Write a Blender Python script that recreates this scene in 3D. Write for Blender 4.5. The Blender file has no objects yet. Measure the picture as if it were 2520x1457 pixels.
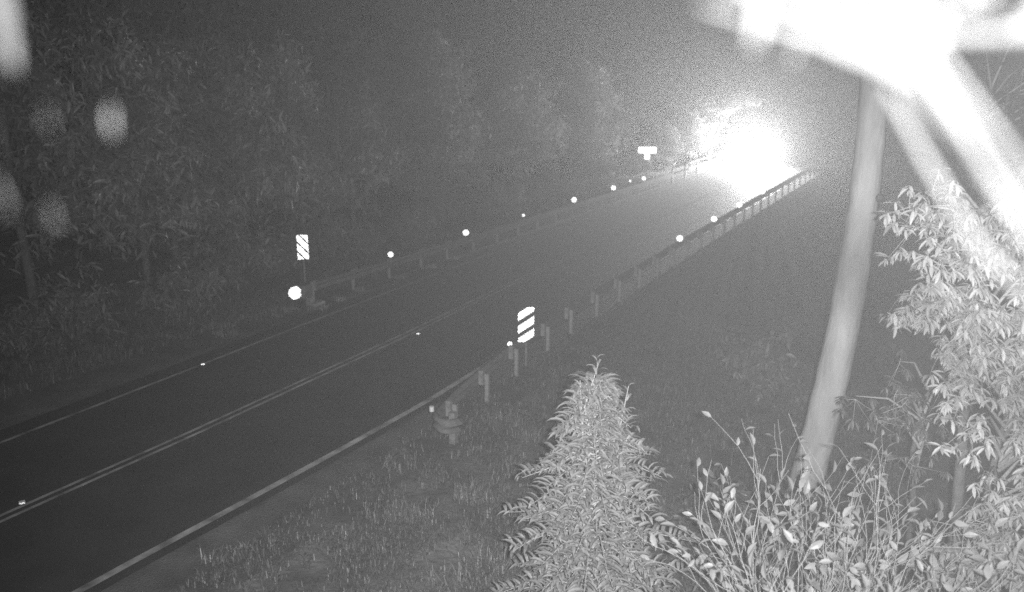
import bpy, bmesh, math, random
import numpy as np
from mathutils import Vector, Matrix, Euler

# ------------------------------------------------------------------ camera, sky, moon, lamp, exposure
scn = bpy.context.scene
C = bpy.data.collections.new("place"); scn.collection.children.link(C)
CAM_Z = 7.4
cd = bpy.data.cameras.new("camera"); cam = bpy.data.objects.new("camera", cd); C.objects.link(cam)
cam.location = (0, 0, CAM_Z); cam.rotation_euler = (math.radians(75), 0, 0)
cd.sensor_width = 36.0; cd.lens = 2050.0 / 2520.0 * 36.0; cd.clip_start = 0.05; cd.clip_end = 2000
cd.dof.use_dof = True; cd.dof.focus_distance = 13.5; cd.dof.aperture_fstop = 0.7
scn.camera = cam

w = bpy.data.worlds.new("World"); scn.world = w; w.use_nodes = True
nt = w.node_tree; nt.nodes.clear()
sky = nt.nodes.new("ShaderNodeTexSky"); sky.sky_type = 'NISHITA'; sky.sun_disc = False
sky.sun_elevation = math.radians(-3.0); sky.sun_rotation = math.radians(200)
bw = nt.nodes.new("ShaderNodeRGBToBW"); bg = nt.nodes.new("ShaderNodeBackground"); wo = nt.nodes.new("ShaderNodeOutputWorld")
bg.inputs[1].default_value = 0.05
nt.links.new(sky.outputs[0], bw.inputs[0]); nt.links.new(bw.outputs[0], bg.inputs[0]); nt.links.new(bg.outputs[0], wo.inputs[0])

sd = bpy.data.lights.new("moon", 'SUN'); sd.energy = 0.02; sd.angle = math.radians(1.0)
moon = bpy.data.objects.new("moon", sd); C.objects.link(moon); moon.rotation_euler = (math.radians(40), 0, math.radians(20))

# the camera's own infrared illuminator, mounted on the mast to the right of the lens
IR_POWER = 9800.0
ld = bpy.data.lights.new("infrared_illuminator", 'SPOT'); ld.energy = IR_POWER; ld.shadow_soft_size = 0.05
ld.spot_size = math.radians(105); ld.spot_blend = 1.0
ir = bpy.data.objects.new("infrared_illuminator", ld); C.objects.link(ir)
ir.location = (0.19, 0.0, CAM_Z + 0.05)
ir.rotation_euler = Vector((0.04, 1.0, -0.27)).to_track_quat('-Z', 'Y').to_euler()

HAZE_DENSITY = 0.0029
scn.view_settings.view_transform = 'Standard'; scn.view_settings.look = 'None'
scn.view_settings.exposure = 0.0; scn.view_settings.gamma = 1.0
cy = scn.cycles
cy.use_denoising = False; cy.max_bounces = 6; cy.glossy_bounces = 5; cy.diffuse_bounces = 2; cy.volume_bounces = 0
cy.transparent_max_bounces = 8; cy.sample_clamp_indirect = 4.0; cy.sample_clamp_direct = 0.0
cy.caustics_reflective = True
scn.cycles.use_light_tree = True

rng = random.Random(7)
R = math.radians

# ------------------------------------------------------------------ road frame: s along the road, t across it (right is +)
O = Vector((-0.29, 28.94)); U = Vector((0.4793, 0.8776)).normalized(); N = Vector((U.y, -U.x))
ROAD_YAW = math.atan2(U.y, U.x)
def W(s, t, z=0.0):
    p = O + U * s + N * t
    return Vector((p.x, p.y, z))
def smooth(x):
    x = max(0.0, min(1.0, x)); return x * x * (3 - 2 * x)
def to_st(x, y):
    d = Vector((x, y)) - O
    return d.dot(U), d.dot(N)
def ground_z(x, y):
    s, t = to_st(x, y)
    z = -0.02
    if t > 4.4:
        gul = smooth((s + 6) / 16) * (1 - smooth((s - 70) / 20))
        t0 = 5.3 - .9 * smooth((s + 2) / 6); wd = 10 - 5 * gul
        z -= smooth((t - t0) / wd) * (0.9 + 2.4 * gul) if t > t0 else 0
    elif t < -6.0:
        gul = smooth((s - 26) / 10) * (1 - smooth((s - 60) / 20))
        z += smooth((-6.0 - t) / 14) * (0.8 - 3.0 * gul)
        z += 0.12 * math.sin(x * .7 + 1.3) * math.cos(y * .6) * smooth((-6 - t) / 4)
    if abs(t) > 5.3:
        z += 0.05 * math.sin(x * 1.9 + y * .7) * smooth((abs(t) - 5.3) / 3)
    return z

# ------------------------------------------------------------------ materials (all grey: an infrared night camera sees no colour)
def mat(name, base=0.2, rough=0.8, var=0.0, scale=3.0, detail=4, bump=0.0, bscale=30.0, metal=0.0, spec=0.3, sub=None, stretch=None):
    m = bpy.data.materials.new(name); m.use_nodes = True
    n = m.node_tree; b = n.nodes["Principled BSDF"]
    b.inputs["Roughness"].default_value = rough; b.inputs["Metallic"].default_value = metal
    b.inputs["Specular IOR Level"].default_value = spec
    b.inputs["Base Color"].default_value = (base, base, base, 1)
    if var or bump:
        tc = n.nodes.new("ShaderNodeTexCoord"); src = tc.outputs["Object"]
        if stretch:
            mp = n.nodes.new("ShaderNodeMapping"); mp.inputs["Scale"].default_value = stretch
            n.links.new(src, mp.inputs[0]); src = mp.outputs[0]
    if var:
        nz = n.nodes.new("ShaderNodeTexNoise"); nz.inputs["Scale"].default_value = scale; nz.inputs["Detail"].default_value = detail
        n.links.new(src, nz.inputs["Vector"])
        cr = n.nodes.new("ShaderNodeValToRGB")
        lo, hi = base * (1 - var), base * (1 + var)
        cr.color_ramp.elements[0].position = .3; cr.color_ramp.elements[0].color = (lo, lo, lo, 1)
        cr.color_ramp.elements[1].position = .72; cr.color_ramp.elements[1].color = (hi, hi, hi, 1)
        n.links.new(nz.outputs["Fac"], cr.inputs[0]); n.links.new(cr.outputs[0], b.inputs["Base Color"])
    if bump:
        n2 = n.nodes.new("ShaderNodeTexNoise"); n2.inputs["Scale"].default_value = bscale; n2.inputs["Detail"].default_value = 6
        n.links.new(src, n2.inputs["Vector"])
        bp = n.nodes.new("ShaderNodeBump"); bp.inputs["Strength"].default_value = bump; bp.inputs["Distance"].default_value = 0.05
        n.links.new(n2.outputs["Fac"], bp.inputs["Height"]); n.links.new(bp.outputs[0], b.inputs["Normal"])
    return m
def leaf_mat(name, base, trans=0.25, gloss=.05):
    m = bpy.data.materials.new(name); m.use_nodes = True
    n = m.node_tree; n.nodes.clear()
    out = n.nodes.new("ShaderNodeOutputMaterial")
    d = n.nodes.new("ShaderNodeBsdfDiffuse"); t = n.nodes.new("ShaderNodeBsdfTranslucent"); mx = n.nodes.new("ShaderNodeMixShader")
    g = n.nodes.new("ShaderNodeBsdfGlossy"); g.inputs["Roughness"].default_value = .45; g.inputs[0].default_value = (.6, .6, .6, 1)
    mg = n.nodes.new("ShaderNodeMixShader"); mg.inputs[0].default_value = gloss
    geo = n.nodes.new("ShaderNodeNewGeometry"); mr = n.nodes.new("ShaderNodeMapRange")
    mr.inputs[3].default_value = base * .65; mr.inputs[4].default_value = base * 1.3
    n.links.new(geo.outputs["Random Per Island"], mr.inputs[0])
    n.links.new(mr.outputs[0], d.inputs[0]); n.links.new(mr.outputs[0], t.inputs[0])
    mx.inputs[0].default_value = trans
    n.links.new(d.outputs[0], mx.inputs[1]); n.links.new(t.outputs[0], mx.inputs[2])
    n.links.new(mx.outputs[0], mg.inputs[1]); n.links.new(g.outputs[0], mg.inputs[2])
    n.links.new(mg.outputs[0], out.inputs[0])
    return m
M = {
    'asphalt': mat('asphalt', .045, .75, .25, .9, 6, .25, 45, spec=.25),
    'paint': mat('road_paint', .30, .7, .65, 2.6, 8, .1, 40),
    'soil': mat('soil', .13, .95, .55, 1.1, 9, .7, 9),
    'verge': mat('gravel_verge', .11, .95, .35, 1.4, 7, .5, 25),
    'zinc': mat('galvanised_steel', .15, .8, .25, 3, 5, spec=.1),
    'zinc_dull': mat('weathered_steel', .20, .8, .3, 9, 4, spec=.1),
    'pale_steel': mat('pale_steel', .28, .75, .25, 9, 4, spec=.1),
    'timber': mat('timber', .22, .8, .3, 12, 4, .2, 30),
    'black': mat('black_sheeting', .03, .6),
    'concrete': mat('concrete', .32, .85, .25, 4, 6, .2, 20),
    'plate': mat('white_sheeting', .7, .5),
    'bark_pale': mat('smooth_pale_bark', .45, .8, .3, 3.2, 7, .35, 14, stretch=(1, 1, .3)),
    'bark_dark': mat('rough_dark_bark', .13, .9, .35, 6, 6, .5, 18),
    'twig': mat('pale_twig', .40, .75, .2, 20, 3),
    'standin_bough': mat('standin_bark', .011, .9, .25, 14, 5, spec=0),
    'leaf_sapling': leaf_mat('sapling_leaf', .31), 'leaf_shrub': leaf_mat('shrub_leaf', .34), 'leaf_right': leaf_mat('hanging_leaf', .52),
    'leaf_far': leaf_mat('far_leaf', .22), 'leaf_under': leaf_mat('undergrowth_leaf', .15), 'leaf_standin': leaf_mat('standin_leaf', .016, gloss=0), 'leaf_standin_left': leaf_mat('standin_leaf_lightened', .035, gloss=0),  # left stand-in leaves are lightened where the lamp beam falls off
    'grass': leaf_mat('grass_blade', .16, .3), 'dry_grass': leaf_mat('dry_grass_blade', .26, .3),
    'car_paint': mat('car_paint', .35, .3, spec=.5), 'glass': mat('car_glass', .02, .1, spec=.6), 'rubber': mat('rubber', .03, .9),
    'rim': mat('wheel_alloy', .45, .35, metal=.8), 'trim': mat('black_trim', .04, .6),
}
# prismatic retroreflective sheeting: silvered corner cubes, slightly diffusing
def glossy(name, val, rough):
    m = bpy.data.materials.new(name); m.use_nodes = True
    n = m.node_tree; n.nodes.clear(); o = n.nodes.new("ShaderNodeOutputMaterial"); g = n.nodes.new("ShaderNodeBsdfGlossy")
    g.inputs[0].default_value = (val, val, val, 1); g.inputs["Roughness"].default_value = rough
    n.links.new(g.outputs[0], o.inputs[0]); return m
M['prism'] = glossy('silvered_prism', .93, .115)
def emit(name, v):
    m = bpy.data.materials.new(name); m.use_nodes = True
    n = m.node_tree; n.nodes.clear(); o = n.nodes.new("ShaderNodeOutputMaterial"); e = n.nodes.new("ShaderNodeEmission")
    e.inputs[1].default_value = v; n.links.new(e.outputs[0], o.inputs[0]); return m
M['headlamp'] = emit('lit_headlamp', 900.0)

# ------------------------------------------------------------------ object helpers
def link(name, me, m=None, parent=None, loc=(0, 0, 0), rot=(0, 0, 0), smooth_=False):
    o = bpy.data.objects.new(name, me); C.objects.link(o)
    if me is not None and m is not None and not me.materials:
        me.materials.append(M[m] if isinstance(m, str) else m)
    if smooth_ and me is not None:
        me.polygons.foreach_set("use_smooth", [True] * len(me.polygons))
    o.location = loc; o.rotation_euler = rot
    if parent is not None: o.parent = parent
    return o
def empty(name, loc, rz=0.0, label=None, cat=None, group=None):
    o = link(name, None, loc=loc, rot=(0, 0, rz)); o.empty_display_size = .2
    return tag(o, label, cat, group)
def tag(o, label=None, cat=None, group=None, kind=None):
    if label: o['label'] = label
    if cat: o['category'] = cat
    if group: o['group'] = group
    if kind: o['kind'] = kind
    return o
class MB:
    """collects shapes, builds one mesh"""
    def __init__(s): s.v = []; s.f = []
    def add(s, vs, fs):
        b = len(s.v); s.v += [tuple(v) for v in vs]; s.f += [tuple(b + i for i in f) for f in fs]; return s
    def box(s, x0, x1, y0, y1, z0, z1):
        vs = [(x, y, z) for z in (z0, z1) for y in (y0, y1) for x in (x0, x1)]
        return s.add(vs, [(0, 2, 3, 1), (4, 5, 7, 6), (0, 1, 5, 4), (1, 3, 7, 5), (3, 2, 6, 7), (2, 0, 4, 6)])
    def tube(s, pts, rad, sides=8, cap=True):
        pts = [Vector(p) for p in pts]
        if not hasattr(rad, '__len__'): rad = [rad] * len(pts)
        b = len(s.v); prev = None
        for i, p in enumerate(pts):
            d = (pts[min(i + 1, len(pts) - 1)] - pts[max(i - 1, 0)])
            d = d.normalized() if d.length > 1e-9 else Vector((0, 0, 1))
            if prev is None: a = d.orthogonal().normalized()
            else:
                a = prev - d * prev.dot(d); a = a.normalized() if a.length > 1e-6 else d.orthogonal().normalized()
            prev = a; c = d.cross(a)
            for k in range(sides):
                th = 2 * math.pi * k / sides
                s.v.append(tuple(p + (a * math.cos(th) + c * math.sin(th)) * rad[i]))
        for i in range(len(pts) - 1):
            for k in range(sides):
                k2 = (k + 1) % sides
                s.f.append((b + i * sides + k, b + i * sides + k2, b + (i + 1) * sides + k2, b + (i + 1) * sides + k))
        if cap:
            s.f.append(tuple(b + k for k in reversed(range(sides))))
            e = b + (len(pts) - 1) * sides; s.f.append(tuple(e + k for k in range(sides)))
        return s
    def disc(s, c, axis, r, th, sides=16):
        a = Vector(axis).normalized(); c = Vector(c)
        return s.tube([c - a * th / 2, c + a * th / 2], r, sides)
    def mesh(s, name='mesh'):
        me = bpy.data.meshes.new(name); me.from_pydata(s.v, [], s.f); me.update(); return me
    def build(s, name, m, parent=None, smooth_=False, **k):
        return link(name, s.mesh(name), m, parent, smooth_=smooth_, **k)
def bevelled(me, w_, seg=2):
    bm = bmesh.new(); bm.from_mesh(me)
    bmesh.ops.bevel(bm, geom=bm.edges[:], offset=w_, segments=seg, profile=.5, affect='EDGES'); bm.to_mesh(me); bm.free(); return me

# corner-cube sheet inside a polygon mask; sheet lies in local x-z, faces -y
def prism_sheet(inside, x0, x1, z0, z1, e):
    mb = MB()
    Rm = Matrix.Rotation(math.pi, 3, 'X')
    # a corner of three perpendicular faces, opening toward -y; triangular tiling of cube corners
    ax = Vector((0, -1, 0))
    base = Vector((1, 1, 1)).normalized().rotation_difference(ax).to_matrix()
    E3 = [base @ Vector((1, 0, 0)), base @ Vector((0, 1, 0)), base @ Vector((0, 0, 1))]
    # rim of the corner: hexagonal cube lattice, three square faces share the apex
    d1 = (E3[0] - E3[1]) * e; d2 = (E3[1] - E3[2]) * e
    n_ = int(3 * max(x1 - x0, z1 - z0) / e) + 4
    cx_, cz_ = (x0 + x1) / 2, (z0 + z1) / 2
    for i in range(-n_, n_):
        for j in range(-n_, n_):
            p = d1 * i + d2 * j
            # keep lattice points in the plane y = const
            if not (x0 - e < p.x + cx_ < x1 + e and z0 - e < p.z + cz_ < z1 + e): continue
            if not inside(p.x + cx_, p.z + cz_): continue
            a = Vector((p.x + cx_, p.y, p.z + cz_))
            for q in range(3):
                u_, v_ = E3[q] * e, E3[(q + 1) % 3] * e
                mb.add([a, a + u_, a + u_ + v_, a + v_], [(0, 1, 2, 3)])
    return mb

# ------------------------------------------------------------------ ground, road, paint
def grid_mesh(name, xs, ys, zf):
    nx, ny = len(xs), len(ys)
    v = [(x, y, zf(x, y)) for y in ys for x in xs]
    f = [(j * nx + i, j * nx + i + 1, (j + 1) * nx + i + 1, (j + 1) * nx + i) for j in range(ny - 1) for i in range(nx - 1)]
    me = bpy.data.meshes.new(name); me.from_pydata(v, [], f); me.update(); return me
xs = sorted(set([-170, -120, -90, -70] + [round(-56 + .8 * i, 2) for i in range(141)] + [70, 90, 120, 170]))
ys = sorted(set([-30, -10] + [round(-2 + .8 * i, 2) for i in range(110)] + [90, 96, 104, 112, 122, 135, 150, 175]))
g = link('ground', grid_mesh('ground', xs, ys, lambda x, y: ground_z(x, y) - (0.0 if abs(to_st(x, y)[1]) > 4.4 else .08)), 'soil', smooth_=True)
tag(g, kind='structure')
def strip(name, s0, s1, tl, tr, z, m, step=2.0, parent=None):
    mb = MB(); n_ = max(1, int((s1 - s0) / step)); rows = []
    for i in range(n_ + 1):
        s = s0 + (s1 - s0) * i / n_
        a, b = (tl(s), tr(s)) if callable(tl) else (tl, tr)
        mb.v += [tuple(W(s, a, z)), tuple(W(s, b, z))]
        if i: k = 2 * i; mb.f.append((k - 2, k - 1, k + 1, k))
    return mb.build(name, m, parent)
def interp(pts):
    def f(s):
        if s <= pts[0][0]: return pts[0][1]
        for (a, b), (c, d) in zip(pts, pts[1:]):
            if s <= c: return b + (d - b) * (s - a) / (c - a)
        return pts[-1][1]
    return f
lineA = interp([(-40, -2.5), (-16.4, -2.78), (-11.1, -2.92), (-7.1, -3.08), (3.9, -3.25), (60, -3.3), (130, -3.4)])
lineB = interp([(-40, .15), (-18.2, .26), (-14.3, .33), (-6.4, .26), (0, .05), (12, -.05), (130, -.1)])
lineC = interp([(-40, 2.9), (-18.4, 3.36), (-16.1, 3.48), (-13.3, 3.61), (-10.2, 3.70), (-6.4, 3.6), (2, 3.35), (15, 3.2), (130, 3.1)])
road = strip('road', -44, 128, lambda s: lineA(s) - .62, lambda s: lineC(s) + .28, 0.0, 'asphalt'); tag(road, kind='structure')
for nm, a, b in (('gravel_shoulder', lambda s: lineA(s) - 2.6, lambda s: lineA(s) - .55), ('gravel_shoulder', lambda s: lineC(s) + .2, lambda s: lineC(s) + 1.9 - .85 * smooth((s + 4) / 6))):
    tag(strip(nm, -44, 128, a, b, -.006, 'verge'), kind='structure')
def paint(name, f, off, wd, s0=-44, s1=126):
    tag(strip(name, s0, s1, lambda s: f(s) + off - wd / 2, lambda s: f(s) + off + wd / 2, .004, 'paint', 1.0), kind='structure')
paint('edge_line', lineA, 0, .10); paint('edge_line', lineC, 0, .15)
paint('centre_line', lineB, -.10, .085); paint('centre_line', lineB, .10, .085)

# ------------------------------------------------------------------ guardrails (W-beam), posts, terminals
def wbeam_profile():   # (outward offset, height) of a W-beam, 310 mm deep
    pts = [(.0, .155), (.03, .15), (.075, .105), (.078, .075), (.02, .025), (.0, 0), (.02, -.025), (.078, -.075), (.075, -.105), (.03, -.15), (.0, -.155)]
    return pts
PR = wbeam_profile()
def rail_mesh(path, ztop, side):
    """path: list of (s,t); side=+1 bulges toward +t, -1 toward -t"""
    mb = MB(); n_ = len(PR)
    for i, (s, t) in enumerate(path):
        for (o, h) in PR: mb.v.append(tuple(W(s, t + side * o, ztop - .155 + h)))
        for (o, h) in reversed(PR): mb.v.append(tuple(W(s, t + side * (o - .006), ztop - .155 + h)))
        if i:
            a, b = (i - 1) * 2 * n_, i * 2 * n_
            for k in range(2 * n_):
                k2 = (k + 1) % (2 * n_); mb.f.append((a + k, a + k2, b + k2, b + k))
    return mb
POST = MB().box(-.03, .03, -.045, .045, -.5, .73).mesh('post')
POST.materials.append(M['pale_steel'])
BLOCK = MB().box(-.05, .05, -.06, .06, -.17, .17).mesh('blockout'); BLOCK.materials.append(M['timber'])
def guardrail(label, tpath, s0, s1, side, post_s, group=None):
    root = empty('guardrail', W(s0, tpath(s0), 0), 0, label, 'guardrail')
    base = Matrix.Translation(root.location).inverted()
    s = s0
    while s < s1 - .1:                                   # four-metre beams, each overlapping the next
        e = min(s + 4.0, s1); path = [(s + (e + .12 - s) * k / 4, tpath(s + (e + .12 - s) * k / 4)) for k in range(5)]
        mb = rail_mesh([(a, b + .004 * (int(s) % 2)) for a, b in path], .75, side)
        o = mb.build('rail', 'zinc', None, smooth_=False); o.data.transform(base); o.parent = root
        s = e
    for ps in post_s:
        z = -.02
        o = link('post', POST, None, root); o.matrix_local = base @ Matrix.Translation(W(ps, tpath(ps) - side * .22, z)) @ Matrix.Rotation(ROAD_YAW, 4, 'Z')
        b = link('blockout', BLOCK, None, root); b.matrix_local = base @ Matrix.Translation(W(ps, tpath(ps) - side * .078, .60)) @ Matrix.Rotation(ROAD_YAW, 4, 'Z')
    return root
tL = interp([(-5.4, -4.35), (0, -4.15), (6, -4.0), (31, -3.85)])
tR = interp([(-12.1, 5.2), (-11.0, 4.95), (-9.7, 4.75), (-7.8, 4.5), (-3.9, 4.22), (7, 4.05), (23, 3.9), (60, 3.8)])
gl = guardrail('galvanised guardrail along the far side of the road, bright end panel beside it', tL, -5.0, 30.6, 1, [-4.9, -2.9, -.9, 1.1, 2.9, 4.9] + [6.9 + 2 * i for i in range(12)])
gr = guardrail('galvanised guardrail on the near side, seen from behind, flaring away at its end', tR, -12.0, 60, -1, [-11.6, -9.7, -7.8, -5.7, -3.9] + [-1.9 + 2 * i for i in range(31)])

# two-rail bridge parapet beyond the guardrail, with balusters farther on
bp_ = empty('bridge_railing', W(31.2, -3.95), 0, 'two-bar steel bridge railing continuing past the guardrail toward the headlights', 'railing')
bi = Matrix.Translation(bp_.location).inverted()
for z_ in (.62, 1.02):
    o = MB().tube([W(31.2 + 4 * k, -3.95 - .012 * k * 4 * .25, z_) for k in range(20)], .055, 8).build('bar', 'zinc', None, smooth_=True); o.data.transform(bi); o.parent = bp_
BP = MB().box(-.06, .06, -.06, .06, -.4, 1.1).mesh('post'); BP.materials.append(M['concrete'])
for k in range(26):
    o = link('post', BP, None, bp_); o.matrix_local = bi @ Matrix.Translation(W(31.2 + 3 * k, -3.98 - .009 * k, 0)) @ Matrix.Rotation(ROAD_YAW, 4, 'Z')
BAL = MB().box(-.10, .10, -.02, .02, .1, .98).mesh('baluster'); BAL.materials.append(M['concrete'])
for k in range(36):
    o = link('baluster', BAL, None, bp_); o.matrix_local = bi @ Matrix.Translation(W(58.5 + .75 * k, -4.05 - .004 * k, 0)) @ Matrix.Rotation(ROAD_YAW, 4, 'Z')

# terminal of the far guardrail: impact head with bright reflective face
hd = empty('rail_terminal', W(-5.35, -4.42), 0, 'guardrail impact terminal with glaring reflective end panel below the left striped board', 'rail terminal')
yawc = math.atan2(-W(-5.35, -4.4).x, W(-5.35, -4.4).y)
def face_cam(p): return math.atan2(p.x, -p.y) + math.pi   # local -y toward the camera mast
def local(o, p, parent, rz=0): o.parent = parent; o.location = Vector(p) - parent.location; o.rotation_euler = (0, 0, rz); return o
tp = W(-5.45, -4.5, .52)
bevel = bevelled(MB().box(-.26, .20, -.19, .19, .30, .76).mesh('impact_head'), .05)
local(link('impact_head', bevel, 'zinc'), W(-5.4, -4.42, 0), hd, ROAD_YAW)
def in_shield(x, z): return abs(x) < .20 - .12 * max(0, (abs(z) - .10) / .12) and abs(z) < .21
panel = prism_sheet(in_shield, -.22, .22, -.22, .22, .03)
pp = W(-5.78, -4.50, .53)
local(panel.build('reflective_panel', 'prism'), pp, hd, math.atan2(-pp.x, pp.y) * 1.0)
local(bevelled(MB().box(-.08, .08, -.10, .10, -.35, .32).mesh('post'), .01) and link('post', bevelled(MB().box(-.08, .08, -.10, .10, -.35, .32).mesh('post'), .01), 'timber'), W(-5.25, -4.4, 0), hd, ROAD_YAW)
local(link('foundation', bevelled(MB().box(-.25, .25, -.14, .14, -.2, .09).mesh('foundation'), .02), 'concrete'), W(-5.05, -4.25, 0), hd, ROAD_YAW)

# terminal of the near guardrail: flared, curled end
te = empty('rail_terminal', W(-12.15, 5.25), 0, 'dull curled guardrail end in the grass of the near verge', 'rail terminal')
ti = Matrix.Translation(te.location).inverted()
mb = MB(); arc = []
for k in range(9):
    a = k / 8 * math.pi * .95
    arc.append((-12.08 - .34 * math.sin(a), 5.22 + .30 - .30 * math.cos(a)))
o = rail_mesh(arc, .74, -1).build('curled_end', 'zinc', None); o.data.transform(ti); o.parent = te
local(link('post', bevelled(MB().box(-.07, .07, -.07, .07, -.4, .70).mesh('post'), .01), 'timber'), W(-11.9, 5.45, -.02), te, ROAD_YAW)
o = MB().tube([W(-12.30, 5.2, .80), W(-12.30, 5.2, .90)], .05, 10).build('marker_cap', 'plate', None); o.data.transform(ti); o.parent = te

# ------------------------------------------------------------------ striped hazard boards
def hazard_board(label, base, zb, wd, ht, slope, reverse, post_h):
    root = empty('hazard_board', base, 0, label, 'hazard sign', None)
    rz = math.atan2(-base.x, base.y)
    root.rotation_euler = (0, 0, rz)
    bd = bevelled(MB().box(-wd / 2, wd / 2, 0.0, .012, zb, zb + ht).mesh('board'), .004, 1)
    link('board', bd, 'black', root)
    link('post', MB().tube([(0, .05, -.5), (0, .05, zb + ht * .9)], .032, 10).mesh('post'), 'zinc_dull', root)
    pitch = ht / 2.9 if not reverse else ht / 2.62
    wide = .64 if not reverse else .76
    sgn = -1 if reverse else 1
    k0 = -3
    for k in range(-3, 7):
        def ins(x, z, k=k):
            if abs(x) > wd / 2 - .022 or not (zb + .02 < z < zb + ht - .02): return False
            q = (z - zb - sgn * slope * x) / pitch - (.12 if not reverse else .38)
            return k <= q < k + wide
        sh = prism_sheet(ins, -wd / 2, wd / 2, zb, zb + ht, .0175)
        if len(sh.v) > 40:
            o = sh.build('stripe', 'prism', root); o.location = (0, -.022, 0)
    return root
hazard_board('striped hazard board on a thin post above the bright guardrail end', W(-4.7, -5.05, 0), 1.36, .40, .86, 1.15, True, 2.3)
hazard_board('larger striped hazard board beside the near guardrail', W(-7.1, 4.62, 0), .66, .46, .98, .68, False, 1.8)

# ------------------------------------------------------------------ delineators on the rails
def delineator(label, p, r, group, standing=False, facing=True):
    root = empty('delineator', Vector((p.x, p.y, .74)), 0, label, 'delineator', group)
    rz = math.atan2(-p.x, p.y)
    root.rotation_euler = (0, 0, rz)
    h = p.z - .74
    link('bracket', MB().box(-.02, .02, .012, .022, -.05, h + .02).mesh('bracket'), 'zinc_dull', root)
    link('backing', MB().disc((0, .008, h), (0, 1, 0), r + .012, .008, 20).mesh('backing'), 'trim', root)
    o = link('reflector', prism_sheet(lambda x, z: x * x + z * z < r * r, -r, r, -r, r, r / 9).mesh('reflector'), 'prism', root)
    o.location = (0, -.014, h)
for i, s in enumerate([-1.2, 3.8, 8.8, 14.4, 19.8, 24.8]):
    delineator('round white delineator standing on the far guardrail', W(s, tL(s) + .12, .98), [.10, .12, .06, .13, .13, .12][i], 'delineators on the far guardrail')
for i, s in enumerate([7.4, 12.7, 17.6, 23.1]):
    delineator('round white delineator standing on the near guardrail beyond the striped board', W(s, tR(s) + .05, .87), [.125, .13, .14, .15][i], 'delineators on the near guardrail')
delineator('round white delineator tucked under the corner of the near striped board', W(-7.75, 4.5, .80), .062, 'delineators on the near guardrail')

# road studs
for s, t in ((-6.1, .52), (-11.0, -2.92), (-17.7, .05)):
    p = W(s, t, .004)
    root = empty('road_stud', p, math.atan2(-p.x, p.y), 'small reflective stud stuck on a painted road line', 'road stud', 'studs on the road lines')
    link('body', bevelled(MB().box(-.05, .05, -.05, .05, 0, .022).mesh('body'), .008), 'plate', root)
    o = link('lens', prism_sheet(lambda x, z: True, -.035, .035, .006, .02, .008).mesh('lens'), 'prism', root); o.location = (0, -.058, 0)

# T-shaped pair of plates on a post, and a slim guide post, behind the far rail
tb = W(29.0, -5.1, -.05)
root = empty('road_sign', tb, math.atan2(-tb.x, tb.y), 'glaring T-shaped sign of a wide plate over a small plate', 'road sign')
link('post', MB().tube([(0, .06, -.6), (0, .06, 2.5)], .03, 8).mesh('post'), 'zinc_dull', root)
def rounded(hw, z0, z1, r):
    def f(x, z):
        dx = max(0, abs(x) - (hw - r)); dz = max(0, abs(z - (z0 + z1) / 2) - ((z1 - z0) / 2 - r)); return dx * dx + dz * dz < r * r
    return f
for nm, hw, z0, z1 in (('name_plate', .63, 2.20, 2.62), ('number_plate', .19, 1.80, 2.17)):
    pl = link(nm, bevelled(MB().box(-hw, hw, .0, .012, z0, z1).mesh(nm), .004, 1), 'plate', root)
    o = link('sheeting', prism_sheet(rounded(hw - .01, z0, z1, .12 if hw > .3 else .03), -hw, hw, z0, z1, .032).mesh('sheeting'), 'prism', pl); o.location = (0, -.035, 0)
gp = W(27.0, -5.5, 0); root = empty('guide_post', gp, math.atan2(-gp.x, gp.y), 'slim white guide post behind the far guardrail near the T-shaped sign', 'guide post')
link('shaft', bevelled(MB().box(-.07, .07, -.02, .02, -.3, 1.45).mesh('shaft'), .008), 'concrete', root)
o = link('reflector', prism_sheet(lambda x, z: True, -.04, .04, .45, .53, .02).mesh('reflector'), 'prism', root); o.location = (0, -.045, 0)

# ------------------------------------------------------------------ oncoming car with lit headlights
cp = W(50.5, -1.6, 0)
car = empty('car', cp, ROAD_YAW + math.pi, 'oncoming car with blazing headlights on the road between the railings', 'car')
prof = [(-2.1, .35), (-2.15, .75), (-2.05, .98), (-1.7, 1.02), (-1.0, 1.42), (.35, 1.45), (1.05, 1.02), (1.95, .86), (2.12, .68), (2.12, .36)]   # x forward
mb = MB(); secs = [(-.86, .86), (-.80, 1.0), (.80, 1.0), (.86, .86)]
rows = []
for (y, k) in ((-.88, .0), (-.82, 1), (.82, 1), (.88, .0)):
    row = []
    for (x, z) in prof:
        sh = .0 if z < .95 else (z - .95) * .45
        yy = (abs(y) - sh) * (1 if y > 0 else -1)
        zz = z if k else min(z, .92) * (1 if z < .95 else .98)
        xx = x if k else x * .985
        row.append((xx, yy, zz))
    rows.append(row)
n_ = len(prof)
mb.v = [v for r_ in rows for v in r_]
for a in range(3):
    for i in range(n_):
        j = (i + 1) % n_; mb.f.append((a * n_ + i, a * n_ + j, (a + 1) * n_ + j, (a + 1) * n_ + i))
mb.f.append(tuple(range(n_))); mb.f.append(tuple(reversed(range(3 * n_, 4 * n_))))
body = mb.build('body', 'car_paint', car)
link('windscreen', MB().add([(.40, -.60, 1.425), (.40, .60, 1.425), (1.02, .74, 1.055), (1.02, -.74, 1.055)], [(0, 1, 2, 3)]).mesh('windscreen'), 'glass', car, loc=(.02, 0, .012))
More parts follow.
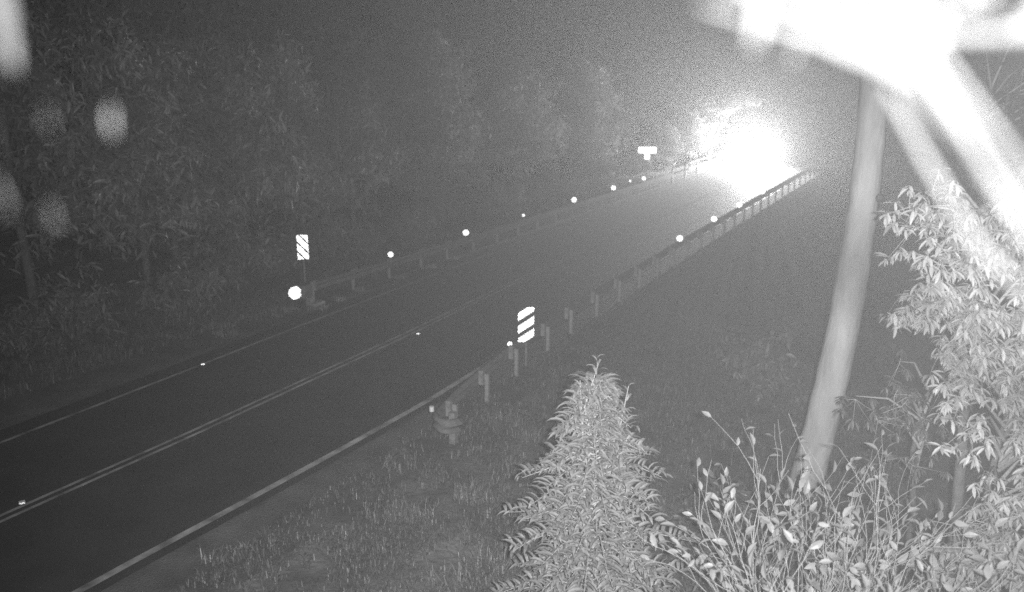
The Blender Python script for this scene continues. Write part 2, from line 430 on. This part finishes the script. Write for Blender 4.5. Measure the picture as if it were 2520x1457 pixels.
for sy in (-1, 1):
    sw = MB().add([(-1.0, sy * .70, 1.36), (.35, sy * .70, 1.38), (.95, sy * .86, 1.0), (-1.5, sy * .86, 1.0)], [(0, 1, 2, 3)])
    link('side_window', sw.mesh('side_window'), 'glass', car, loc=(0, sy * .012, 0))
    link('mirror', bevelled(MB().box(.75, .95, sy * .88 - .09 + sy * .09, sy * .88 + .09 + sy * .09, .98, 1.14).mesh('mirror'), .03), 'car_paint', car)
link('grille', MB().box(2.10, 2.135, -.45, .45, .52, .72).mesh('grille'), 'trim', car)
link('bumper', bevelled(MB().box(2.0, 2.2, -.86, .86, .30, .48).mesh('bumper'), .04), 'car_paint', car)
link('number_plate', MB().box(2.202, 2.212, -.19, .19, .34, .45).mesh('number_plate'), 'plate', car)
TY = MB().tube([(0, -.11, 0), (0, -.09, 0), (0, .09, 0), (0, .11, 0)], [.28, .32, .32, .28], 20).mesh('tyre'); TY.materials.append(M['rubber'])
RM = MB().tube([(0, -.115, 0), (0, .115, 0)], .19, 16).mesh('rim'); RM.materials.append(M['rim'])
for wx in (-1.3, 1.32):
    for wy in (-.78, .78):
        wh = link('wheel', TY, None, car, loc=(wx, wy, .32)); link('rim', RM, None, wh)
HEAD_POWER = 33000.0
for wy in (-.64, .64):
    h = link('headlight', MB().disc((0, 0, 0), (1, 0, 0), .10, .03, 20).mesh('headlight'), 'headlamp', car, loc=(2.16, wy, .66))
    l = bpy.data.lights.new('headlight_beam', 'SPOT'); l.energy = HEAD_POWER; l.spot_size = R(110); l.spot_blend = 1.0; l.shadow_soft_size = .08
    lo = bpy.data.objects.new('headlight_beam', l); C.objects.link(lo); lo.parent = h; lo.location = (.06, 0, 0)
    lo.rotation_euler = Vector((1, -.18, .07)).to_track_quat('-Z', 'Y').to_euler()

# ------------------------------------------------------------------ foliage
nprng = np.random.default_rng(11)
def leaf_shape(kind):
    """leaf along +x, unit length; returns verts, faces"""
    if kind == 'arch':      # narrow, arching over and drooping at the tip
        st = [(0, .02, 0), (.25, .085, .10), (.52, .10, .12), (.78, .075, .02), (1.0, .0, -.20)]
    elif kind == 'ovate':
        st = [(0, .015, 0), (.18, .15, .03), (.45, .22, .04), (.75, .14, .0), (1.0, .0, -.06)]
    elif kind == 'lance':
        st = [(0, .015, 0), (.25, .10, .02), (.55, .125, .0), (.8, .08, -.06), (1.0, .0, -.15)]
    elif kind == 'gum':
        st = [(0, .012, 0), (.2, .07, .0), (.5, .085, -.03), (.8, .05, -.09), (1.0, .0, -.16)]
    v = []; f = []
    for (x, w_, z) in st[:-1]:
        v += [(x, -w_, z + w_ * .3), (x, 0, z), (x, w_, z + w_ * .3)]
    tip = len(v); v.append((st[-1][0], 0, st[-1][2]))
    for i in range(len(st) - 2):
        a = 3 * i; f += [(a, a + 3, a + 4, a + 1), (a + 1, a + 4, a + 5, a + 2)]
    a = 3 * (len(st) - 2); f += [(a, tip, a + 1), (a + 1, tip, a + 2)]
    return np.array(v, float), f
def leaf_frame(d, roll):
    d = Vector(d).normalized(); up = Vector((0, 0, 1))
    y = up.cross(d)
    y = y.normalized() if y.length > 1e-4 else Vector((1, 0, 0))
    z = d.cross(y)
    m = Matrix((d, y, z)).transposed()
    return m @ Matrix.Rotation(roll, 3, 'X')
def leaf_cloud(leaves, kind):
    """leaves: list of (pos, dir, size, roll) -> one mesh"""
    V, F = leaf_shape(kind); nv = len(V); out = np.empty((len(leaves) * nv, 3)); faces = []
    for i, (p, d, sz, ro) in enumerate(leaves):
        m = np.array(leaf_frame(d, ro)); out[i * nv:(i + 1) * nv] = (V * sz) @ m.T + np.array(p)
        b = i * nv; faces += [tuple(b + k for k in f) for f in F]
    me = bpy.data.meshes.new('foliage'); me.from_pydata(out.tolist(), [], faces); me.update(); return me
LEAF_ME = {}
def leaf_objects(leaves, kind, m, parent):
    key = (kind, m)
    if key not in LEAF_ME:
        V, F = leaf_shape(kind); me = bpy.data.meshes.new('leaf'); me.from_pydata(V.tolist(), [], F); me.update(); me.materials.append(M[m]); LEAF_ME[key] = me
    for (p, d, sz, ro) in leaves:
        o = bpy.data.objects.new('leaf', LEAF_ME[key]); C.objects.link(o); o.parent = parent
        o.matrix_local = Matrix.Translation(p) @ (leaf_frame(d, ro) * sz).to_4x4()
def add_foliage(root, leaves, kind, m, keep=300, name='foliage'):
    """the 300 leaves nearest the mast are parts of their own, the rest one mass"""
    base = root.location
    def dist(l): return (Vector(l[0]) + base - Vector((0, 0, CAM_Z))).length
    ls = sorted(leaves, key=dist)
    leaf_objects(ls[:keep], kind, m, root)
    if len(ls) > keep:
        o = link(name, leaf_cloud(ls[keep:], kind), m, root); o['kind'] = 'stuff'
def rnd(a, b): return rng.uniform(a, b)
def rvec():
    while True:
        v = Vector((rnd(-1, 1), rnd(-1, 1), rnd(-1, 1)))
        if .05 < v.length < 1: return v.normalized()

# --- conical sapling with arching leaves on the near verge
def sapling(label, x, y, top, spread, n_br, leaf):
    z0 = ground_z(x, y); root = empty('sapling', (x, y, z0), 0, label, 'sapling')
    h = top - z0; mb = MB(); leaves = []
    stem = [(rnd(-.03, .03) * k, rnd(-.03, .03) * k, h * .97 * k / 8) for k in range(9)]
    mb.tube(stem, [.045 * (1 - k / 9.5) for k in range(9)], 7)
    leaders = [(0, 0, 1.0), (-.22, -.1, .93), (.42, .05, .90)]
    for (lx, ly, lh) in leaders[1:]:
        mb.tube([(0, 0, h * .55), (lx * .7, ly, h * .72), (lx, ly, h * lh)], [.02, .014, .005], 6)
        for k in range(14):
            f = k / 14; p = Vector((lx, ly, h * lh)) - Vector((lx * .2, 0, h * .22)) * f
            a = k * 2.4; leaves.append((p, Vector((math.cos(a), math.sin(a), .55)), leaf * rnd(.6, .9) * (.5 + .6 * min(1, f * 3)), rnd(-.3, .3)))
    for k in range(26):
        f = k / 26; p = Vector((0, 0, h * (.99 - .22 * f))); a = k * 2.4
        leaves.append((p, Vector((math.cos(a), math.sin(a), .6 - .2 * f)), leaf * (.45 + .55 * min(1, f * 2.5)), rnd(-.3, .3)))
    for i in range(n_br):
        f = (i + .5) / n_br; z = h * (.90 - .80 * f); r = spread * (.12 + .88 * f ** .8) * rnd(.55, 1.2) * (1 + .16 * math.sin(f * 21))
        if z < .25: r *= .9
        a = i * 2.39996 + rnd(-.25, .25); d = Vector((math.cos(a), math.sin(a), 0))
        p0 = Vector((0, 0, z)); p1 = d * r * .55 + Vector((0, 0, z + .16 * r + .10)); p2 = d * r + Vector((0, 0, z + .10 * r))
        mb.tube([p0, p1, p2], [.014, .009, .003], 5, False)
        nl = int(7 + 16 * r)
        for k in range(nl):
            q = (k + rnd(0, 1)) / nl; q = .2 + .8 * q
            p = p0.lerp(p1, q / .55) if q < .55 else p1.lerp(p2, (q - .55) / .45)
            sd_ = 1 if k % 2 else -1; side = Vector((-d.y, d.x, 0)) * sd_
            dd = d * rnd(.35, .9) + side * rnd(.5, 1.0) + Vector((0, 0, rnd(.05, .5)))
            leaves.append((p, dd, leaf * rnd(.7, 1.12), rnd(-.4, .4)))
    mb.build('stem', 'twig', root, True)
    add_foliage(root, leaves, 'arch', 'leaf_sapling')
    return root
sapling('dense conical sapling with arching narrow leaves at the foot of the verge', 1.08, 10.0, 3.95, 1.42, 190, .245)

# --- sparse twiggy shrub
def twiggy(label, x, y, top):
    z0 = ground_z(x, y); root = empty('shrub', (x, y, z0), 0, label, 'shrub'); h = top - z0
    mb = MB(); leaves = []
    def grow(p, d, ln, r, depth):
        pts = [p.copy()]; n_ = 4
        for k in range(n_):
            d = (d + rvec() * .20 + Vector((0, 0, .03))).normalized(); p = p + d * ln / n_; pts.append(p.copy())
        mb.tube(pts, [r * (1 - .12 * k) for k in range(n_ + 1)], 5, False)
        rel = p.z / h
        if depth == 0:
            for q in pts[2:]:
                if rng.random() < (.9 if rel < .6 else .55 if rel < .8 else .25):
                    dd = (d + rvec() * 1.0 + Vector((0, 0, -.25)))
                    leaves.append((q, dd, rnd(.10, .20) * (1 if rel < .8 else .7), rnd(-1.2, 1.2)))
            return
        for k in range(rng.choice((2, 3, 3))):
            q = pts[rng.choice((2, 3, 4, 4))]
            nd = (d + rvec() * .62 + Vector((0, 0, .16))).normalized()
            grow(q, nd, ln * rnd(.6, .85), r * .62, depth - 1)
    for i in range(19):
        a = i * .7 + rnd(-.2, .2); d = Vector((math.cos(a) * rnd(.04, .32) + .07, math.sin(a) * .3, 1)).normalized()
        grow(Vector((math.cos(a) * .08, math.sin(a) * .08, 0)), d, h * rnd(.25, .35), .015, 3)
    mb.build('twigs', 'twig', root, True)
    add_foliage(root, leaves, 'ovate', 'leaf_shrub')
    return root
tw = twiggy('sparse twiggy shrub with scattered oval leaves in front of the bent trunk', 3.52, 8.4, 4.6)

# --- smooth bent trunk
tk = empty('tree', (5.93, 15.0, ground_z(5.9, 15)), 0, 'bare smooth pale tree trunk bending upward behind the twiggy shrub', 'tree')
tpts = [(5.72, 15, -1.6), (5.80, 15, -.6), (5.96, 15, .41), (6.12, 15, 1.59), (6.25, 15, 2.81), (6.32, 15, 3.99), (6.36, 15, 5.12), (6.36, 15, 6.21), (6.32, 15, 7.26), (6.25, 15, 8.6), (6.15, 15.1, 10.5), (6.2, 15.2, 12.5)]
mb = MB(); fine = []; rad = []
base = tk.location
for i in range(len(tpts) - 1):
    for k in range(4):
        f = k / 4; p = Vector(tpts[i]).lerp(Vector(tpts[i + 1]), f) - base; fine.append(p); rad.append(.335 - .0115 * (i + f) + .01 * math.sin(i * 4 + k * 2.1))
mb.tube(fine, rad, 20).build('trunk', 'bark_pale', tk, True)
mb = MB().tube([(.62, -.0, 5.9), (.60, -.28, 5.95), (.60, -.34, 5.96)], [.09, .07, .04], 9); mb.build('knot', 'bark_dark', tk, True)
cl = []
for i in range(900):
    v = rvec(); cl.append((Vector((.2, .2, 13.0)) + Vector((v.x * 2.6, v.y * 2.6, v.z * 1.5)) * rnd(.5, 1), rvec() + Vector((0, 0, -.6)), rnd(.16, .26), rnd(-1, 1)))
mb = MB()
for a in (0.4, 2.2, 4.1): mb.tube([(.25, .2, 11.5), (.25 + math.cos(a) * 1.0, .2 + math.sin(a), 12.9), (.25 + math.cos(a) * 1.9, .2 + math.sin(a) * 1.9, 13.4)], [.11, .07, .03], 7)
mb.build('limb', 'bark_pale', tk, True)
o = link('crown', leaf_cloud(cl, 'gum'), 'leaf_far', tk); o['kind'] = 'stuff'

# --- right-hand trees with hanging clusters of leaves
def hanging_tree(label, x, y, clusters, leaf, m, trunk_r=.10, keep=300, name='tree'):
    z0 = ground_z(x, y); root = empty(name, (x, y, z0), 0, label, 'tree'); base = root.location
    zmax = max(c[2] for c in clusters); mb = MB()
    path = [Vector((0, 0, -.2)), Vector((.08, .05, (zmax - z0) * .3)), Vector((-.05, .1, (zmax - z0) * .6)), Vector((.1, .1, (zmax - z0) * .92))]
    mb.tube(path, [trunk_r, trunk_r * .85, trunk_r * .6, trunk_r * .25], 9)
    leaves = []; tw_ = MB()
    for (cx, cy_, cz, r, n) in clusters:
        c = Vector((cx, cy_, cz)) - base
        a = Vector((0, 0, max(.4, min((zmax - z0) * .9, c.z - .4)))) ; mid = a.lerp(c, .55) + Vector((0, 0, .28))
        tw_.tube([a, mid, c + Vector((0, 0, r * .4))], [.03, .018, .006], 5, False)
        sub = max(3, int(n / 11))
        for k in range(sub):
            q = c + rvec() * r * rnd(.3, 1.0) * Vector((1, 1, .8)).length / 1.6
            tw_.tube([c + Vector((0, 0, r * .3)), c.lerp(q, .5) + Vector((0, 0, .07)), q], [.006, .004, .002], 3, False)
            hd_ = rvec()
            for j in range(11):
                ang = j * 2.4; dd = Vector((math.cos(ang), math.sin(ang), rnd(-1.3, .05))) + hd_ * .35
                leaves.append((q + rvec() * .035, dd, leaf * rnd(.75, 1.2), rnd(-.5, .5)))
    mb.build('trunk', 'bark_dark', root, True); tw_.build('branches', 'twig', root, True)
    add_foliage(root, leaves, 'lance', m, keep)
    return root
def clus(cx, cz, w_, h_, y, n, r, cnt):
    out = []
    for i in range(n):
        out.append((cx + rnd(-w_, w_), y + rnd(-.5, .5), cz + rnd(-h_, h_), r * rnd(.7, 1.2), cnt))
    return out
cA = clus(5.15, 5.55, .45, .45, 9.6, 14, .42, 70) + clus(6.0, 5.75, .5, .4, 9.9, 10, .45, 66) + clus(4.75, 5.0, .22, .32, 9.4, 5, .30, 55) + clus(5.9, 5.0, .55, .75, 9.8, 13, .45, 70) + clus(5.6, 4.5, .4, .3, 9.6, 12, .36, 66) + clus(6.3, 4.3, .4, .5, 9.7, 12, .4, 66)
hanging_tree('bushy tree with pale hanging leaves to the right of the bent trunk', 6.1, 10.3, cA, .155, 'leaf_right')
cB = clus(5.65, 3.7, .45, .5, 9.3, 14, .36, 66) + clus(6.4, 3.5, .45, .8, 9.5, 13, .42, 66) + clus(6.05, 2.7, .5, .4, 9.2, 13, .36, 60)
hanging_tree('slender leafy tree standing under the pale hanging leaves', 6.35, 9.9, cB, .15, 'leaf_right', .07)
cC = clus(6.0, 1.75, .65, .5, 9.0, 19, .42, 70) + clus(5.55, 1.2, .5, .3, 9.0, 6, .4, 60)
hanging_tree('low leafy tree at the foot of the slender leafy one', 6.2, 9.4, cC, .15, 'leaf_shrub', .06)
cD = clus(6.0, 2.2, .75, .8, 11.9, 14, .5, 60)
hanging_tree('dim leafy tree in the gap between bent trunk and pale leaves', 6.6, 12.4, cD, .15, 'leaf_under', .07, 200)
cE = clus(9.2, 6.6, 1.5, 1.6, 16.5, 22, .7, 60)
hanging_tree('tall leafy tree farther back beyond the hanging leaves', 9.6, 17.2, cE, .24, 'leaf_under', .16, 150)

# --- generic crowns for wood and undergrowth (shared mesh data)
def crown_mesh(n_cl, per, rx, rz, leaf, kind='lance', lobed=True):
    ls = []
    for i in range(n_cl):
        v = rvec(); rr = rnd(.35, 1.0)
        c = Vector((v.x * rx * rr, v.y * rx * rr, v.z * rz * rr))
        r = rnd(.18, .34) * rx
        for k in range(per):
            q = rvec() * r * rnd(.3, 1.0)
            ls.append((c + q, rvec() + Vector((0, 0, -.5)), leaf * rnd(.7, 1.3), rnd(-1.2, 1.2)))
    return leaf_cloud(ls, kind)
CROWNS = []
for k in range(5):
    me = crown_mesh(60, 34, 2.4, 2.3, .34); me.materials.append(M['leaf_far']); CROWNS.append(me)
SHRUBS = []
for k in range(4):
    me = crown_mesh(34, 30, .95, .75, .19, 'ovate' if k % 2 else 'lance'); me.materials.append(M['leaf_under']); SHRUBS.append(me)
TR = MB(); TR.tube([(0, 0, -1), (.05, .05, .5), (-.05, .1, 3), (.1, 0, 6)], [.17, .14, .10, .04], 9)
for a, z in ((.3, 2.4), (2.2, 3.0), (4.0, 3.6), (5.2, 4.2)):
    TR.tube([(0, .05, z), (math.cos(a) * .9, math.sin(a) * .9, z + 1.0), (math.cos(a) * 1.6, math.sin(a) * 1.6, z + 1.5)], [.06, .04, .015], 6)
TRUNK = TR.mesh('trunk'); TRUNK.materials.append(M['bark_dark'])
ST = MB()
for a in range(7):
    b_ = a * .9; ST.tube([(0, 0, -.2), (math.cos(b_) * .2, math.sin(b_) * .2, .4), (math.cos(b_) * .5, math.sin(b_) * .5, .95)], [.018, .012, .005], 5)
STEM = ST.mesh('stems'); STEM.materials.append(M['bark_dark'])
def tree(x, y, h, wd, label, group):
    z = ground_z(x, y)
    root = empty('tree', (x, y, z), rnd(0, 6), label, 'tree', group)
    t_ = link('trunk', TRUNK, None, root); t_.scale = (h / 6.5 * .8, h / 6.5 * .8, h / 6.5)
    for k in range(3 if h > 7 else 2):
        c = link('crown', rng.choice(CROWNS), None, root, rot=(0, 0, rnd(0, 6)))
        c.location = (rnd(-.25, .25) * wd, rnd(-.25, .25) * wd, h * (.42 + .24 * k) ); sc = wd / 2.4 * rnd(.85, 1.1) * (1 - .14 * k); c.scale = (sc, sc, sc * rnd(.8, 1.1))
def shrub(x, y, sc, label, group):
    z = ground_z(x, y)
    root = empty('shrub', (x, y, z), rnd(0, 6), label, 'shrub', group); root.scale = (sc, sc, sc)
    link('stems', STEM, None, root)
    c = link('foliage', rng.choice(SHRUBS), None, root, loc=(0, 0, .7))
# wood on the far side of the road
for i, s in enumerate(np.linspace(-24, 46, 22)):
    p = W(float(s) + rnd(-1, 1), -10.5 - rnd(0, 3.0)); tree(p.x, p.y, rnd(6.5, 9.0), rnd(2.2, 3.1), 'dark leafy tree at the edge of the wood across the road', 'trees at the edge of the wood')
for i, s in enumerate(np.linspace(-34, 62, 18)):
    p = W(float(s) + rnd(-1.5, 1.5), -18 - rnd(0, 4)); tree(p.x, p.y, rnd(11, 14), rnd(3.4, 4.4), 'tall dark tree deeper in the wood across the road', 'tall trees deeper in the wood')
for i, s in enumerate(np.linspace(30, 100, 14)):
    p = W(float(s) + rnd(-1.5, 1.5), -27 - rnd(0, 6)); tree(p.x, p.y, rnd(14, 17), rnd(4.4, 5.6), 'tall dark tree deeper in the wood across the road', 'tall trees deeper in the wood')
# trees hemming the road behind the car
for (s, t, h, wd) in ((38, -6.8, 4.2, 1.4), (42, -6.0, 5.0, 1.6), (45, -6.4, 6.2, 1.9), (49, -5.9, 6.6, 2.1), (51.5, -5.6, 7.0, 2.0), (55, -6.8, 8.5, 2.6), (58, -7.2, 9.5, 3.0), (62, -7.0, 11, 3.4), (72, -7, 12, 3.8), (84, -6.5, 13, 4.2), (98, -5, 14, 4.6), (112, 0, 14, 5), (122, 6, 15, 5.4)):
    p = W(s, t); tree(p.x, p.y, h, wd, 'tree beside the far bridge railing in the glare of the headlights', 'trees in the headlight glare')
for (s, t, h, wd) in ((46.5, 5.6, 6.0, 1.5), (50, 6.2, 6.8, 1.7), (58, 7.6, 8.5, 2.8), (68, 7.5, 10, 3.2), (80, 8, 12, 3.8), (94, 8, 13, 4.2), (46, 11, 10, 3.2), (52, 18, 12, 4.0), (38, 20, 11, 3.8), (28, 22, 11, 3.6), (66, 20, 14, 4.6), (84, 22, 15, 5)):
    p = W(s, t); tree(p.x, p.y, h, wd, 'tree on the creek bank beyond the near guardrail', 'trees on the creek bank')
# a tree leaning out over the road in front of the car
p = W(44.4, -5.3); lt = empty('tree', Vector((p.x, p.y, ground_z(p.x, p.y))), ROAD_YAW, 'leaning tree whose leaves hang over the road in front of the headlights', 'tree')
mb = MB().tube([(0, 0, -.6), (-.1, -.3, 1.6), (-.1, -1.0, 3.4), (0, -2.2, 4.8), (.2, -3.4, 5.6)], [.16, .14, .11, .07, .03], 9)
mb.tube([(-.1, -1.0, 3.4), (-.6, -.8, 4.4), (-.9, -.9, 5.3)], [.07, .05, .02], 7)
mb.build('trunk', 'bark_dark', lt, True)
for k, (x, y, z, sc) in enumerate(((0, -1.6, 4.9, .42), (.2, -2.8, 5.7, .40), (-.8, -.7, 4.7, .50), (.6, -.4, 3.6, .42), (-.2, -3.6, 5.2, .28))):
    c = link('crown', CROWNS[k % 5], None, lt, loc=(x, y, z), rot=(0, 0, k * 1.3)); c.scale = (sc, sc, sc * .8)
# undergrowth
for i in range(34):
    s = -22 + i * 1.9 + rnd(-.6, .6); p = W(s, -7.0 - rnd(0, 2.6)); shrub(p.x, p.y, rnd(.8, 1.7), 'dim undergrowth shrub between the far guardrail and the wood', 'undergrowth shrubs across the road')
for i in range(30):
    s = rnd(-6, 34); t = rnd(8.2, 17); p = W(s, t)
    if (p - Vector((5.9, 15, 0))).length < 2.2: continue
    shrub(p.x, p.y, rnd(.8, 1.7), 'dim shrub on the bank falling away from the near guardrail', 'shrubs on the creek bank')
for (x, y, sc) in ((3.6, 13.2, .9), (4.4, 12.4, 1.0), (3.2, 12.0, .7), (5.1, 11.2, 1.0), (2.9, 10.4, .8), (4.5, 9.9, .9)):
    shrub(x, y, sc, 'leafy shrub between the conical sapling and the hanging leaves', 'shrubs behind the twiggy shrub')

# --- grass
def grass(name, n, pick, hmin, hmax, m):
    v = []; f = []
    k = 0
    while k < n:
        x, y = pick()
        z = ground_z(x, y); k += 1
        hh = rnd(hmin, hmax)
        for b in range(5):
            a = rnd(0, 6.28); ln = hh * rnd(.6, 1.2); lean = rnd(.5, 1.5) * ln; bx, by = x + rnd(-.07, .07), y + rnd(-.07, .07)
            dx, dy = math.cos(a), math.sin(a); w_ = .005 + .005 * rng.random(); i0 = len(v)
            v += [(bx - dy * w_, by + dx * w_, z - .02), (bx + dy * w_, by - dx * w_, z - .02),
                  (bx + dx * lean * .4 + dy * w_ * .8, by + dy * lean * .4 - dx * w_ * .8, z + ln * .6), (bx + dx * lean * .4 - dy * w_ * .8, by + dy * lean * .4 + dx * w_ * .8, z + ln * .6),
                  (bx + dx * lean, by + dy * lean, z + ln * .75)]
            f += [(i0, i0 + 1, i0 + 2, i0 + 3), (i0 + 3, i0 + 2, i0 + 4)]
    me = bpy.data.meshes.new(name); me.from_pydata(v, [], f); me.update()
    return link(name, me, m)
def verge_near():
    while True:
        s, t = rnd(-26, 10), 4.6 + rnd(0, 1) ** 1.0 * 9
        p = W(s, t)
        if p.y > 7.5 and p.x > -9 and (math.sin(p.x * 2.1 + math.sin(p.y * 1.3) * 2) * math.cos(p.y * 1.7 + p.x) > rnd(-1.0, .6)): return p.x, p.y
def verge_far():
    p = W(rnd(-26, 34), -5.0 - rnd(0, 1) ** 1.5 * 6); return p.x, p.y
tag(grass('grass', 42000, verge_near, .06, .19, 'grass'), 'rough grass covering the near verge and bank', 'grass', kind='stuff')
tag(grass('grass', 9000, verge_far, .12, .34, 'grass'), 'rough grass along the far verge below the wood', 'grass', kind='stuff')
def tussock(x, y, n, r, h, label, group):
    z = ground_z(x, y)
    def pk():
        a, q = rnd(0, 6.28), r * math.sqrt(rng.random()); return x + math.cos(a) * q * 1.4, y + math.sin(a) * q
    o = grass('grass_tussock', n, pk, h * .6, h, 'dry_grass'); o.data.transform(Matrix.Translation((-x, -y, -z))); o.location = (x, y, z)
    tag(o, label, 'grass tussock', group)
for (x, y, n, r, h) in ((-2.05, 12.9, 36, .32, .34), (-1.75, 12.9, 30, .25, .3), (-.75, 13.6, 26, .25, .4), (-.2, 17.0, 26, .25, .35), (.35, 16.2, 18, .22, .35), (-.9, 11.3, 22, .3, .32), (-.4, 11.6, 22, .3, .35), (-2.2, 14.8, 20, .3, .28), (-4.4, 11.6, 20, .35, .25), (.0, 14.8, 18, .2, .3)):
    tussock(x, y, n, r, h, 'pale grass tussock on the near verge below the guardrail', 'pale tussocks on the near verge')
for (s, t, n, r) in ((-6.2, -4.75, 40, .4), (-7.0, -4.9, 40, .5), (-8.4, -5.1, 30, .35), (-8.9, -4.3, 24, .3), (-5.5, -4.0, 20, .3), (-4.3, -4.0, 16, .25), (-3.0, -4.1, 14, .15), (-.8, -4.0, 14, .15), (1.2, -3.95, 14, .15), (3.0, -3.9, 14, .15)):
    p = W(s, t); tussock(p.x, p.y, n, r, .24, 'pale grass tussock under the far guardrail and its bright end panel', 'pale tussocks under the far guardrail')

# --- made-up tree: its boughs stand in for lit, out-of-focus webs near the lens
nx_, ny_ = 1.75, 1.0
nb = empty('tree', (nx_, ny_, ground_z(nx_, ny_)), 0, 'made-up boughs and leaves standing in for white blurred webs over the top corner', 'tree')
base = nb.location
def rel(*p): return Vector(p) - base
MB().tube([rel(1.75, 1.0, -.6), rel(1.72, 1.05, 2.5), rel(1.68, 1.1, 5.0), rel(1.62, 1.15, 6.6), rel(1.7, 1.2, 8.4), rel(1.8, 1.3, 10)], [.16, .14, .115, .10, .08, .05], 12).build('trunk', 'bark_pale', nb, True)  # unseen trunk, added only to carry the stand-in boughs
def standin_bough(pts, r):
    MB().tube([rel(*p) for p in pts], r, 10).build('standin_bough', 'standin_bough', nb, True)
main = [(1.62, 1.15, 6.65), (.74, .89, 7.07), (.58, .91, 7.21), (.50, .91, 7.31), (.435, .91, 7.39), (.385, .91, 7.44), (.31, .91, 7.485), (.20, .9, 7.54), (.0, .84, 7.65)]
for k in range(5):         # added withies, bunched to draw the blurred diagonal streak
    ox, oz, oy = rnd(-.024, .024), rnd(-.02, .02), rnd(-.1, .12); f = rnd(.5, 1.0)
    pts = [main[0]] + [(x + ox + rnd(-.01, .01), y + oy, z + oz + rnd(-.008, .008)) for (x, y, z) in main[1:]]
    standin_bough(pts, [.012, .005 * f, .005 * f, .0048 * f, .0046 * f, .0044 * f, .004 * f, .003 * f, .0015])
for (x1, z1) in ((.20, 7.47), (.21, 7.50), (.24, 7.53), (.29, 7.55), (.34, 7.56), (.26, 7.49), (.40, 7.56), (.60, 7.50), (.64, 7.47), (.56, 7.53), (.62, 7.54)):     # added withies, fanned out to draw the other white streaks
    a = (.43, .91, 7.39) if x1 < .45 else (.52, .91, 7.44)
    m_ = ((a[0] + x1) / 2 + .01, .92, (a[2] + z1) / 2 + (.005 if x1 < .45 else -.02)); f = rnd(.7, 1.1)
    standin_bough([(main[3] if x1 < .45 else main[5]), a, m_, (x1, .93, z1)], [.004 * f, .005 * f, .0045 * f, .002])
standin_bough([(1.70, 1.2, 8.3), (.9, .9, 8.15), (.0, .85, 8.0), (-.5, .9, 7.75), (-.66, .98, 7.52), (-.68, 1.0, 7.3)], [.035, .028, .02, .013, .007, .004])
near = []  # added leaves filling out the white blur and the soft spots at left
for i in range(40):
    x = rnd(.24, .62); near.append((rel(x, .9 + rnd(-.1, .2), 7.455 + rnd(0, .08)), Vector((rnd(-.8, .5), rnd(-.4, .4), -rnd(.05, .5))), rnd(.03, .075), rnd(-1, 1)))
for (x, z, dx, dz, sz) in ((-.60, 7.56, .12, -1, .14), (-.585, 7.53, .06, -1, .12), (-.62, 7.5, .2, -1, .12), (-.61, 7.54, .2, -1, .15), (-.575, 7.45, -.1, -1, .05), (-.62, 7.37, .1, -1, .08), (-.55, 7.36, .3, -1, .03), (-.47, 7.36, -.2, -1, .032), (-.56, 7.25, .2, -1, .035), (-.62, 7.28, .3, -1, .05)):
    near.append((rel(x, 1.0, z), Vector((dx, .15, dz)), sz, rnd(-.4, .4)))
leaf_objects(near[:40], 'gum', 'leaf_standin', nb); leaf_objects(near[40:], 'gum', 'leaf_standin_left', nb)

# ------------------------------------------------------------------ sky backdrop is the world; thin rain mist
hz = MB().box(-175, 175, -35, 180, -6, 24).build('haze', None)
hm = bpy.data.materials.new('rain_mist'); hm.use_nodes = True; hm.cycles.volume_sampling = 'EQUIANGULAR'; hn = hm.node_tree; hn.nodes.clear()
ho = hn.nodes.new("ShaderNodeOutputMaterial"); hv = hn.nodes.new("ShaderNodeVolumePrincipled")
hv.inputs["Color"].default_value = (.9, .9, .9, 1); hv.inputs["Density"].default_value = HAZE_DENSITY; hv.inputs["Anisotropy"].default_value = .55
hn.links.new(hv.outputs[0], ho.inputs["Volume"]); hz.data.materials.append(hm)
tag(hz, 'thin night mist hanging over the road', 'mist', kind='stuff')
